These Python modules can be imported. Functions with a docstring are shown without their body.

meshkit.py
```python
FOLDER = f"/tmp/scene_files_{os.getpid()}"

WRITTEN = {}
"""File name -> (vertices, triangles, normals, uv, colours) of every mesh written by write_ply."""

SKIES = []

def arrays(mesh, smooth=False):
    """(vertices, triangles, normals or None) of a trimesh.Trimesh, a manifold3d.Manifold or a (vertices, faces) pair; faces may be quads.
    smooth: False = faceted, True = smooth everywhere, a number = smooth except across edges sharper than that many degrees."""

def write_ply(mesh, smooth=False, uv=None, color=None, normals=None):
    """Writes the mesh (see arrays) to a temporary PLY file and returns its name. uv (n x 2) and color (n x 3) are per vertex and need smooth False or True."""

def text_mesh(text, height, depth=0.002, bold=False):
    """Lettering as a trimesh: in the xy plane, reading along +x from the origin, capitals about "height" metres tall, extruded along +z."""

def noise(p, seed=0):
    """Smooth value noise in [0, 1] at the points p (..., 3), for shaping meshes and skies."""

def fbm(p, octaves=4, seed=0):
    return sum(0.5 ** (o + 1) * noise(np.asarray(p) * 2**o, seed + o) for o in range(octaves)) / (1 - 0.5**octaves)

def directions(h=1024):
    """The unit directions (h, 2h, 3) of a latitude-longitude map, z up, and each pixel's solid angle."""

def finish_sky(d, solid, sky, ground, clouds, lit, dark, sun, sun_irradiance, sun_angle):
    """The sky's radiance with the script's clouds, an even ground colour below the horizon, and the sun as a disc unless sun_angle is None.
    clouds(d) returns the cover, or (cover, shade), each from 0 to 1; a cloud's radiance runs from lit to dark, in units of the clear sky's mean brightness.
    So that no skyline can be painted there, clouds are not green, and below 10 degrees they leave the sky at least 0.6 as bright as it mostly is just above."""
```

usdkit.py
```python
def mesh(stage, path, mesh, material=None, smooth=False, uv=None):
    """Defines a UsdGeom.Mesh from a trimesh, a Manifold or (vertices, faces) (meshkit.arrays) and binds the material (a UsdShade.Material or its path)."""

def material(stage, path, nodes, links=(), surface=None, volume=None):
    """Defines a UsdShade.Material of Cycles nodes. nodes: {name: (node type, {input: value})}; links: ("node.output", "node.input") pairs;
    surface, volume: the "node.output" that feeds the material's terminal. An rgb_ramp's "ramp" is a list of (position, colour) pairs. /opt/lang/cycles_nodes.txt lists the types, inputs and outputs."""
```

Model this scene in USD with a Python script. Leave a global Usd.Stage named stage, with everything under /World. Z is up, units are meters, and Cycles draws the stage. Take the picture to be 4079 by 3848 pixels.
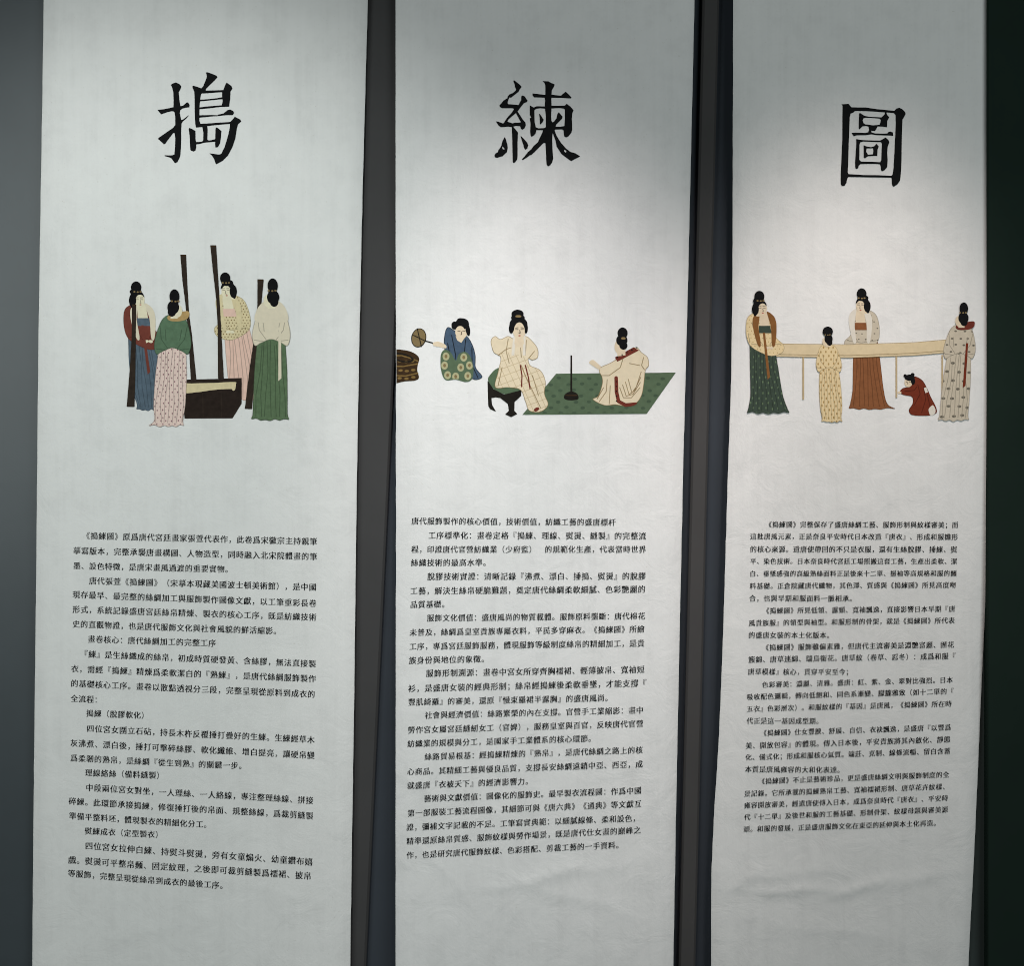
import math, random, glob
import numpy as np, trimesh, usdkit, meshkit
from pxr import Usd, UsdGeom, UsdLux, UsdShade, Gf, Sdf
from PIL import Image, ImageDraw, ImageFont
from shapely import box, union_all, affinity
from shapely.geometry import Polygon, LineString, MultiPolygon, Point

random.seed(7)
rng = np.random.default_rng(7)
stage = Usd.Stage.CreateInMemory()
UsdGeom.SetStageUpAxis(stage, 'Z')
UsdGeom.SetStageMetersPerUnit(stage, 1.0)
UsdGeom.Xform.Define(stage, '/World')

# ------------------------------------------------------------------ camera
S = 2150.0                      # measured units per metre on the plane in which the scrolls hang
CX, CY = 2039.5, 1924.0
CAM = 3.0
cam = UsdGeom.Camera.Define(stage, '/World/camera')
cam.AddTranslateOp().Set(Gf.Vec3d(0, -CAM, 0))
cam.AddRotateXYZOp().Set(Gf.Vec3f(90, 0, 0))
cam.CreateFocalLengthAttr(50.0)
cam.CreateHorizontalApertureAttr(50.0 * (4079 / S) / CAM)
cam.CreateVerticalApertureAttr(50.0 * (3848 / S) / CAM)
cam.CreateClippingRangeAttr(Gf.Vec2f(0.05, 50))
cam.CreateExposureAttr(0.0)

# ------------------------------------------------------------------ lamps (a gallery: no sky, no sun)
def aim(prim, pos, target):
    f = np.asarray(target, float) - np.asarray(pos, float); f /= np.linalg.norm(f)
    z = -f; x = np.cross([0, 0, 1.0], z); x /= np.linalg.norm(x); y = np.cross(z, x)
    m = np.eye(4); m[0, :3], m[1, :3], m[2, :3], m[3, :3] = x, y, z, pos
    prim.AddTransformOp().Set(Gf.Matrix4d(m.tolist()))

def spot(name, pos, target, power, color, cone, soft, radius=0.03):
    l = UsdLux.SphereLight.Define(stage, '/World/' + name)
    l.CreateRadiusAttr(radius); l.CreateIntensityAttr(power); l.CreateColorAttr(Gf.Vec3f(*color)); l.CreateNormalizeAttr(True)
    s = UsdLux.ShapingAPI.Apply(l.GetPrim())
    s.CreateShapingConeAngleAttr(cone); s.CreateShapingConeSoftnessAttr(soft)
    aim(l, pos, target)

def area(name, pos, target, w, h, power, color):
    l = UsdLux.RectLight.Define(stage, '/World/' + name)
    l.CreateWidthAttr(w); l.CreateHeightAttr(h); l.CreateIntensityAttr(power); l.CreateColorAttr(Gf.Vec3f(*color)); l.CreateNormalizeAttr(True)
    aim(l, pos, target)

spot('ceiling_spot_lamp', (-0.66, -2.2, 1.30), (-0.71, 0, -0.10), 34.0, (0.955, 1.0, 0.965), 26, 0.75)
spot('ceiling_spot_lamp_001', (0.07, -0.85, 1.45), (0.055, 0, -0.02), 21.0, (1.0, 0.905, 0.89), 18.5, 1.0, 0.10)
spot('ceiling_spot_lamp_002', (0.66, -0.85, 1.45), (0.62, 0, -0.03), 27.0, (1.0, 0.885, 0.835), 18.5, 1.0, 0.10)
area('room_light', (2.6, -3.2, 0.2), (0, 0, 0), 2.0, 2.4, 13.5, (0.91, 1.0, 0.995))
area('room_light_001', (-2.2, -3.0, 0.55), (-0.4, 0, 0.2), 1.4, 1.2, 9.5, (0.92, 1.0, 0.98))

# ------------------------------------------------------------------ helpers
names = {}
def numbered(parent, name):
    k = names.get((parent, name), 0); names[(parent, name)] = k + 1
    return f'{parent}/{name}' if k == 0 else f'{parent}/{name}_{k:03d}'

def obj(name, mesh, mat, parent='/World', smooth=False):
    p = numbered(parent, name)
    return usdkit.mesh(stage, p, mesh, mat, smooth).GetPrim()

def tag(prim, label=None, cat=None, group=None, kind=None):
    for k, v in (('label', label), ('category', cat), ('group', group), ('kind', kind)):
        if v: prim.SetCustomDataByKey(k, v)
    return prim

def lin(hexs):
    c = [int(hexs[i:i + 2], 16) / 255 for i in (1, 3, 5)]
    return tuple(x / 12.92 if x <= 0.04045 else ((x + 0.055) / 1.055) ** 2.4 for x in c)

UsdGeom.Scope.Define(stage, '/World/Looks')
mats = {}
def ink(name, color, var=0.18, scale=90.0, rough=0.85):
    """printed colour: slightly mottled, matt"""
    if name in mats: return mats[name]
    c = np.array(color)
    lo, hi = np.clip(c * (1 - var), 0, 1), np.clip(c * (1 + var), 0, 0.95)
    m = usdkit.material(stage, '/World/Looks/' + name, {
        'g': ('geometry', {}),
        'n': ('noise_texture', {'scale': scale, 'detail': 6.0, 'roughness': 0.72}),
        'r': ('rgb_ramp', {'ramp': [(0.3, tuple(lo)), (0.7, tuple(hi))]}),
        'p': ('principled_bsdf', {'roughness': rough, 'specular_ior_level': 0.12})},
        [('g.position', 'n.vector'), ('n.fac', 'r.fac'), ('r.color', 'p.base_color')], surface='p.BSDF')
    mats[name] = m
    return m

def wall_paint(name, color, rough=0.75, spec=0.25, var=0.1):
    c = np.array(color)
    return usdkit.material(stage, '/World/Looks/' + name, {
        'g': ('geometry', {}),
        'n': ('noise_texture', {'scale': 5.0, 'detail': 5.0, 'roughness': 0.6}),
        'f': ('noise_texture', {'scale': 420.0, 'detail': 3.0}),
        'r': ('rgb_ramp', {'ramp': [(0.25, tuple(c * (1 - var))), (0.75, tuple(c * (1 + var)))]}),
        'b': ('bump', {'strength': 0.12, 'distance': 0.001}),
        'p': ('principled_bsdf', {'roughness': rough, 'specular_ior_level': spec})},
        [('g.position', 'n.vector'), ('g.position', 'f.vector'), ('f.fac', 'b.height'), ('b.normal', 'p.normal'),
         ('n.fac', 'r.fac'), ('r.color', 'p.base_color')], surface='p.BSDF')

def paper_mat(name, base):
    """mulberry paper: cloudy formation, long vertical fibres, tiny specks and a soft crumpled relief"""
    c = np.array(base)
    return usdkit.material(stage, '/World/Looks/' + name, {
        'g': ('geometry', {}),
        'cl': ('noise_texture', {'scale': 17.0, 'detail': 7.0, 'roughness': 0.68}),
        'ms': ('mapping', {'scale': (60.0, 20.0, 2.6)}),
        'st': ('noise_texture', {'scale': 1.0, 'detail': 5.0, 'roughness': 0.65, 'distortion': 0.4}),
        'mx': ('mix_float', {'fac': 0.36}),
        'r': ('rgb_ramp', {'ramp': [(0.30, tuple(c * 0.905)), (0.5, tuple(c)), (0.72, tuple(np.clip(c * 1.05, 0, 0.88)))]}),
        'sp': ('noise_texture', {'scale': 260.0, 'detail': 2.0, 'roughness': 0.5}),
        'sr': ('rgb_ramp', {'ramp': [(0.0, (0.80, 0.78, 0.74)), (0.24, (0.90, 0.89, 0.86)), (0.30, (1, 1, 1)), (1.0, (1, 1, 1))]}),
        'mu': ('mix', {'mix_type': 'multiply', 'fac': 1.0}),
        'w1': ('noise_texture', {'scale': 16.0, 'detail': 7.0, 'roughness': 0.62, 'distortion': 0.8}),
        'w2': ('noise_texture', {'scale': 210.0, 'detail': 4.0, 'roughness': 0.6}),
        'wm': ('math', {'math_type': 'multiply_add', 'value2': 0.10}),
        'b': ('bump', {'strength': 0.34, 'distance': 0.006}),
        'p': ('principled_bsdf', {'roughness': 0.9, 'specular_ior_level': 0.15})},
        [('g.position', 'cl.vector'), ('g.position', 'ms.vector'), ('ms.vector', 'st.vector'), ('cl.fac', 'mx.a'), ('st.fac', 'mx.b'),
         ('mx.value' if False else 'mx.result', 'r.fac'), ('g.position', 'sp.vector'), ('sp.fac', 'sr.fac'),
         ('r.color', 'mu.color1'), ('sr.color', 'mu.color2'), ('mu.color', 'p.base_color'),
         ('g.position', 'w1.vector'), ('g.position', 'w2.vector'), ('w2.fac', 'wm.value1'), ('w1.fac', 'wm.value3'),
         ('wm.value', 'b.height'), ('b.normal', 'p.normal')], surface='p.BSDF')

# ------------------------------------------------------------------ wall behind, boards between the scrolls
def on_plane(px, py, y):
    k = (CAM + y) / CAM
    return ((px - CX) / S * k, y, (CY - py) / S * k)

def slab(quad, y, thick, bevel=0.004):
    """upright board whose front face (four measured corners) lies at y; its long edges are chamfered"""
    q = Polygon([on_plane(px, py, y)[0::2] for px, py in quad])
    if q.exterior.is_ccw is False: q = Polygon(list(q.exterior.coords)[::-1])
    inner = q.buffer(-bevel, join_style=2)
    a, b = np.array(inner.exterior.coords)[:-1], np.array(q.exterior.coords)[:-1]
    if Polygon(a).exterior.is_ccw is False: a = a[::-1]
    k = np.argmin(np.linalg.norm(b[:, None] - a[None, 0], axis=2)[:, 0]); b = np.roll(b, -k, 0)
    n = len(a)
    v = np.vstack([np.c_[a[:, 0], np.full(n, y), a[:, 1]], np.c_[b[:, 0], np.full(n, y + bevel), b[:, 1]], np.c_[b[:, 0], np.full(n, y + thick), b[:, 1]]])
    f = [[0, 1, 2], [0, 2, 3]]
    for r in (0, 1):
        for i in range(n):
            j = (i + 1) % n
            f += [[r * n + i, (r + 1) * n + i, (r + 1) * n + j], [r * n + i, (r + 1) * n + j, r * n + j]]
    m = trimesh.Trimesh(v, f, process=False)
    m.fix_normals()
    return m

T, B = -260, 4110               # the boards and scrolls run past the top and bottom of the view
wall = obj('wall', slab([(-900, T - 200), (5000, T - 200), (5000, B + 200), (-900, B + 200)], 0.036, 0.1), wall_paint('dark_wall_paint', (0.038, 0.046, 0.058)))
tag(wall, 'dark blue-grey gallery wall behind the three scrolls', 'wall', kind='structure')
p = obj('wall_board', slab([(-420, T), (900, T), (900, B), (-420, B)], 0.023, 0.012), wall_paint('grey_board_paint', (0.052, 0.064, 0.072), 0.40, 0.5))
tag(p, 'lighter grey wall board showing left of the leftmost scroll', 'wall board')
p = obj('wall_board', slab([(1250, T), (1650, T), (1445, B), (1250, B)], 0.022, 0.013), wall_paint('charcoal_board_paint', (0.052, 0.051, 0.052)))
tag(p, 'narrow charcoal wall board between the left and the middle scroll', 'wall board')
p = obj('wall_board', slab([(2806, T), (2872, T), (2764, B), (2698, B)], 0.022, 0.013), wall_paint('charcoal_board_paint_warm', (0.056, 0.054, 0.054)))
tag(p, 'narrow charcoal wall board between the middle and the right scroll', 'wall board')
p = obj('wall_board', slab([(3700, T), (4100, T), (4100, B), (3700, B)], 0.0165, 0.018), wall_paint('green_board_paint', (0.034, 0.046, 0.044)))
tag(p, 'dark sliver of wall board between the lower right scroll and the end panel', 'wall board')
p = obj('end_panel', slab([(3936, T), (4500, T), (4500, B), (3936, B)], -0.009, 0.04, 0.0015), wall_paint('dark_green_panel_paint', (0.0135, 0.0245, 0.0195), 0.9, 0.05))
tag(p, 'flat greenish black upright panel covering the right edge of the right scroll', 'panel')

# ------------------------------------------------------------------ the three sheets of paper
def interp(pts):
    y, x = np.array(pts, float).T
    return lambda t: np.interp(t, y, x)

def smooth_interp(pts):
    from scipy.interpolate import PchipInterpolator
    y, x = np.array(pts, float).T
    return PchipInterpolator(y, x, extrapolate=True)

EDGES = [
    (smooth_interp([(-400, 173), (0, 169), (1000, 155), (2000, 143), (2848, 133), (3848, 123), (4200, 120)]),
     smooth_interp([(-400, 1474), (0, 1463), (1000, 1437), (1900, 1420), (2848, 1408), (3848, 1393), (4200, 1388)])),
    (smooth_interp([(-400, 1576), (0, 1575), (2000, 1576), (3848, 1575), (4200, 1575)]),
     smooth_interp([(-400, 2778), (0, 2769), (1000, 2746), (1900, 2723), (2848, 2703), (3848, 2684), (4200, 2678)])),
    (smooth_interp([(-400, 2923), (0, 2922), (1000, 2920), (1500, 2914), (1900, 2901), (2848, 2870), (3350, 2842), (3550, 2835), (3848, 2835), (4200, 2838)]),
     smooth_interp([(-400, 3992), (0, 3982), (1000, 3968), (2000, 3947), (2420, 3930), (2848, 3911), (3350, 3889), (3848, 3864), (4200, 3850)])),
]
CREASES = [  # (x, y, dx, dy, width, depth in mm): folds pressed into each sheet
    [(560, 560, 5, 160, 10, .5), (1130, 650, 4, 130, 9, .6), (860, 3500, 420, 70, 45, 1.2), (640, 3690, 260, -60, 40, 1.0), (1180, 3050, 200, 70, 30, .7)],
    [(2160, 3490, 330, -60, 30, 2.2), (1730, 3420, 130, 160, 30, 1.3), (2300, 3570, 300, 90, 38, 1.4), (2590, 3200, 110, -90, 22, 1.0), (2040, 3640, 120, -160, 26, 1.2),
     (1660, 3120, 90, 60, 20, 1.0), (2100, 2860, 500, -60, 50, 1.0), (2500, 3050, 170, -50, 26, 1.0), (1700, 2700, 160, -50, 30, .9)],
    [(3150, 3545, 200, 6, 22, 2.6), (3420, 3535, 160, -34, 20, 2.6), (3160, 3470, 260, -10, 45, 1.6), (3650, 3500, 230, -30, 26, 1.4), (2960, 3510, 110, -45, 22, 1.6),
     (3300, 3700, 350, 50, 45, 1.2), (3240, 3420, 12, 180, 20, 1.1), (3000, 2500, 160, 40, 40, .8)],
]

def depth(k, px, py):
    """how far the sheet lies from the hanging plane (metres, + is towards the wall)"""
    px, py = np.asarray(px, float), np.asarray(py, float)
    L, R = EDGES[k][0](py), EDGES[k][1](py)
    u = (px - L) / (R - L)
    d = np.zeros_like(px)
    d += 0.009 * np.clip((u - 0.93) / 0.07, 0, 1.2) ** 2.2 + 0.007 * np.clip((0.075 - u) / 0.075, 0, 1.2) ** 2.0   # edges roll back
    q = np.stack([px / 520.0 + 11 * k, py / 1500.0, np.full_like(px, k * 3.7)], -1)
    d += 0.010 * (meshkit.fbm(q, 2, seed=5 + k) - 0.5)
    q = np.stack([px / 190.0 + 11 * k, py / 330.0, np.full_like(px, k * 5.1)], -1)
    low = np.clip((py - 1500) / 2300, 0.12, 1)
    d += 0.0035 * low * (meshkit.fbm(q, 3, seed=25 + k) - 0.5)
    for x, y, dx, dy, w, a in CREASES[k]:
        n = math.hypot(dx, dy); tx, ty = dx / n, dy / n
        s, t = (px - x) * tx + (py - y) * ty, -(px - x) * ty + (py - y) * tx
        t = t + 10 * np.sin(s / 70.0)
        d += -a * 0.001 * np.exp(-(t / w) ** 2) * np.exp(-(s / n) ** 2 * 1.4) * np.where(t > 0, 1.0, 0.6)
    return d

def place(k, pts, lift=0.0):
    """points (n x 2, measured) -> the surface of sheet k, raised by lift metres"""
    pts = np.asarray(pts, float)
    return np.c_[(pts[:, 0] - CX) / S, depth(k, pts[:, 0], pts[:, 1]) - lift, (CY - pts[:, 1]) / S]

def sheet(k, nu=110, nv=330):
    u = np.linspace(0, 1, nu + 1); u = 0.5 - 0.5 * np.cos(np.pi * u) * 0.35 + (u - 0.5) * 0.65 - 0.0
    u = (u - u[0]) / (u[-1] - u[0])
    py = np.linspace(T - 60, B + 60, nv + 1)
    U, PY = np.meshgrid(u, py)
    ragged = 1.6 * (meshkit.fbm(np.stack([PY / 60.0, PY * 0 + k, PY * 0], -1), 3, seed=40 + k) - 0.5)
    PX = EDGES[k][0](PY) * (1 - U) + EDGES[k][1](PY) * U + ragged * np.abs(2 * U - 1) ** 8
    front = place(k, np.c_[PX.ravel(), PY.ravel()])
    back = front + [0, 0.0006, 0]
    n = len(front); W = nu + 1
    i = (np.arange(nv)[:, None] * W + np.arange(nu)[None]).ravel()
    f = np.vstack([np.c_[i, i + W, i + W + 1], np.c_[i, i + W + 1, i + 1]])
    g = f[:, ::-1] + n
    rim = np.r_[np.arange(W), np.arange(1, nv + 1) * W + nu, nv * W + np.arange(nu - 1, -1, -1), np.arange(nv - 1, 0, -1) * W]
    j = np.roll(rim, -1)
    s = np.vstack([np.c_[rim, j, j + n], np.c_[rim, j + n, rim + n]])
    return trimesh.Trimesh(np.vstack([front, back]), np.vstack([f, g, s]), process=False)

# ------------------------------------------------------------------ print: polygons laid on a sheet
def spline(pts, n=6):
    """closed Catmull-Rom curve through the points"""
    p = np.asarray(pts, float); out = []
    N = len(p)
    for i in range(N):
        a, b, c, d = p[i - 1], p[i], p[(i + 1) % N], p[(i + 2) % N]
        for t in np.arange(n) / n:
            out.append(0.5 * (2 * b + (c - a) * t + (2 * a - 5 * b + 4 * c - d) * t * t + (3 * b - a - 3 * c + d) * t ** 3))
    g = Polygon(out)
    return g if g.is_valid else g.buffer(0)

def ell(x, y, rx, ry, rot=0):
    return affinity.translate(affinity.rotate(affinity.scale(Point(0, 0).buffer(1, 10), rx, ry), rot, origin=(0, 0)), x, y)

def polys(g):
    if g.is_empty: return []
    return [q for q in getattr(g, 'geoms', [g]) if q.geom_type == 'Polygon' and q.area > 1e-6]

def flat(k, g, lift, step=None):
    """triangles of a printed shape g (measured units) on sheet k, facing the viewer"""
    V, F, n = [], [], 0
    for q in polys(g):
        v, f = trimesh.creation.triangulate_polygon(q, engine='earcut')
        v, f = np.asarray(v, float), np.asarray(f)
        if step:
            v3, f = trimesh.remesh.subdivide_to_size(np.c_[v, np.zeros(len(v))], f, step, max_iter=12)
            v = v3[:, :2]
        a, b, c = v[f[:, 0]], v[f[:, 1]], v[f[:, 2]]
        cr = (b[:, 0] - a[:, 0]) * (c[:, 1] - a[:, 1]) - (b[:, 1] - a[:, 1]) * (c[:, 0] - a[:, 0])
        f = np.where((cr > 0)[:, None], f[:, ::-1], f)   # measured y runs down
        V.append(v); F.append(f + n); n += len(v)
    V, F = np.vstack(V), np.vstack(F)
    return trimesh.Trimesh(place(k, V, lift), F[:, ::-1] if False else F, process=False)

FONT = ImageFont.truetype(glob.glob('/opt/blender-*/*/datafiles/fonts/Noto Sans CJK*')[0], 72)
glyphs = {}
def glyph(ch):
    """outline of one printed character in its em square (0..1, y down); cross strokes thinner than uprights, as in the printed face"""
    if ch in glyphs: return glyphs[ch]
    im = Image.new('L', (100, 120))
    ImageDraw.Draw(im).text((14, 4), ch, 255, FONT)
    a = np.asarray(im) > 120
    if ch not in '，。、：；《》（）『』':
        def run(m, n):                       # pixels that lie in a level stroke at least n long
            e = m.copy()
            for q in range(1, n): e &= np.roll(m, -q, 1)
            o = e.copy()
            for q in range(1, n): o |= np.roll(e, q, 1)
            return o
        hs = run(a, 15)
        thin = a & np.roll(a, 1, 0)
        out = thin | (a & ~hs) | np.roll(a & ~hs, 1, 1) | np.roll(a & ~hs, -1, 1)
        ends = hs & ~np.roll(hs, -1, 1) & ~np.roll(a, -3, 1)
        for y, x in zip(*np.nonzero(ends & thin)):
            for q in range(6): out[max(0, y - q):y + 1, x - 7 + q:x + 1] = True
        a = out
    on = np.pad(a, ((0, 0), (1, 1))).astype(np.int8)
    r, s = np.nonzero(np.diff(on, axis=1) == 1); e = np.nonzero(np.diff(on, axis=1) == -1)[1]
    if not len(r): glyphs[ch] = None; return None
    g = union_all(box(s, r, e, r + 1)).buffer(0.7).buffer(-0.7).simplify(0.75)
    asc = FONT.getmetrics()
    rise = 0.0 if ch in '，。、：；《》（）『』' else 0.055
    g = affinity.affine_transform(g, [1 / 72, 0, -rise / 72, 1 / 72, -14 / 72, -(4 + asc[0] - 63) / 72 + rise * 0.7])
    glyphs[ch] = g
    return g

def text_line(k, text, x0, x1, ya, yb, lift=0.0007, size=0.95):
    """one printed line from (x0, ya) to (x1, yb), the y of the middle of its characters"""
    n = len(text); pitch = (x1 - x0) / n; slope = (yb - ya) / (x1 - x0)
    V, F, m = [], [], 0
    for i, ch in enumerate(text):
        g = glyph(ch)
        if g is None: continue
        for q in polys(g):
            v, f = trimesh.creation.triangulate_polygon(q, engine='earcut')
            v = np.asarray(v, float); f = np.asarray(f)
            X = x0 + (i + 0.5) * pitch + (v[:, 0] - 0.5) * pitch * size
            Y = ya + slope * (X - x0) + (v[:, 1] - 0.5) * pitch * size * 1.02
            w = np.c_[X, Y]
            a, b, c = w[f[:, 0]], w[f[:, 1]], w[f[:, 2]]
            cr = (b[:, 0] - a[:, 0]) * (c[:, 1] - a[:, 1]) - (b[:, 1] - a[:, 1]) * (c[:, 0] - a[:, 0])
            f = np.where((cr > 0)[:, None], f[:, ::-1], f)
            V.append(w); F.append(f + m); m += len(w)
    return trimesh.Trimesh(place(k, np.vstack(V), lift), np.vstack(F), process=False)

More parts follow.
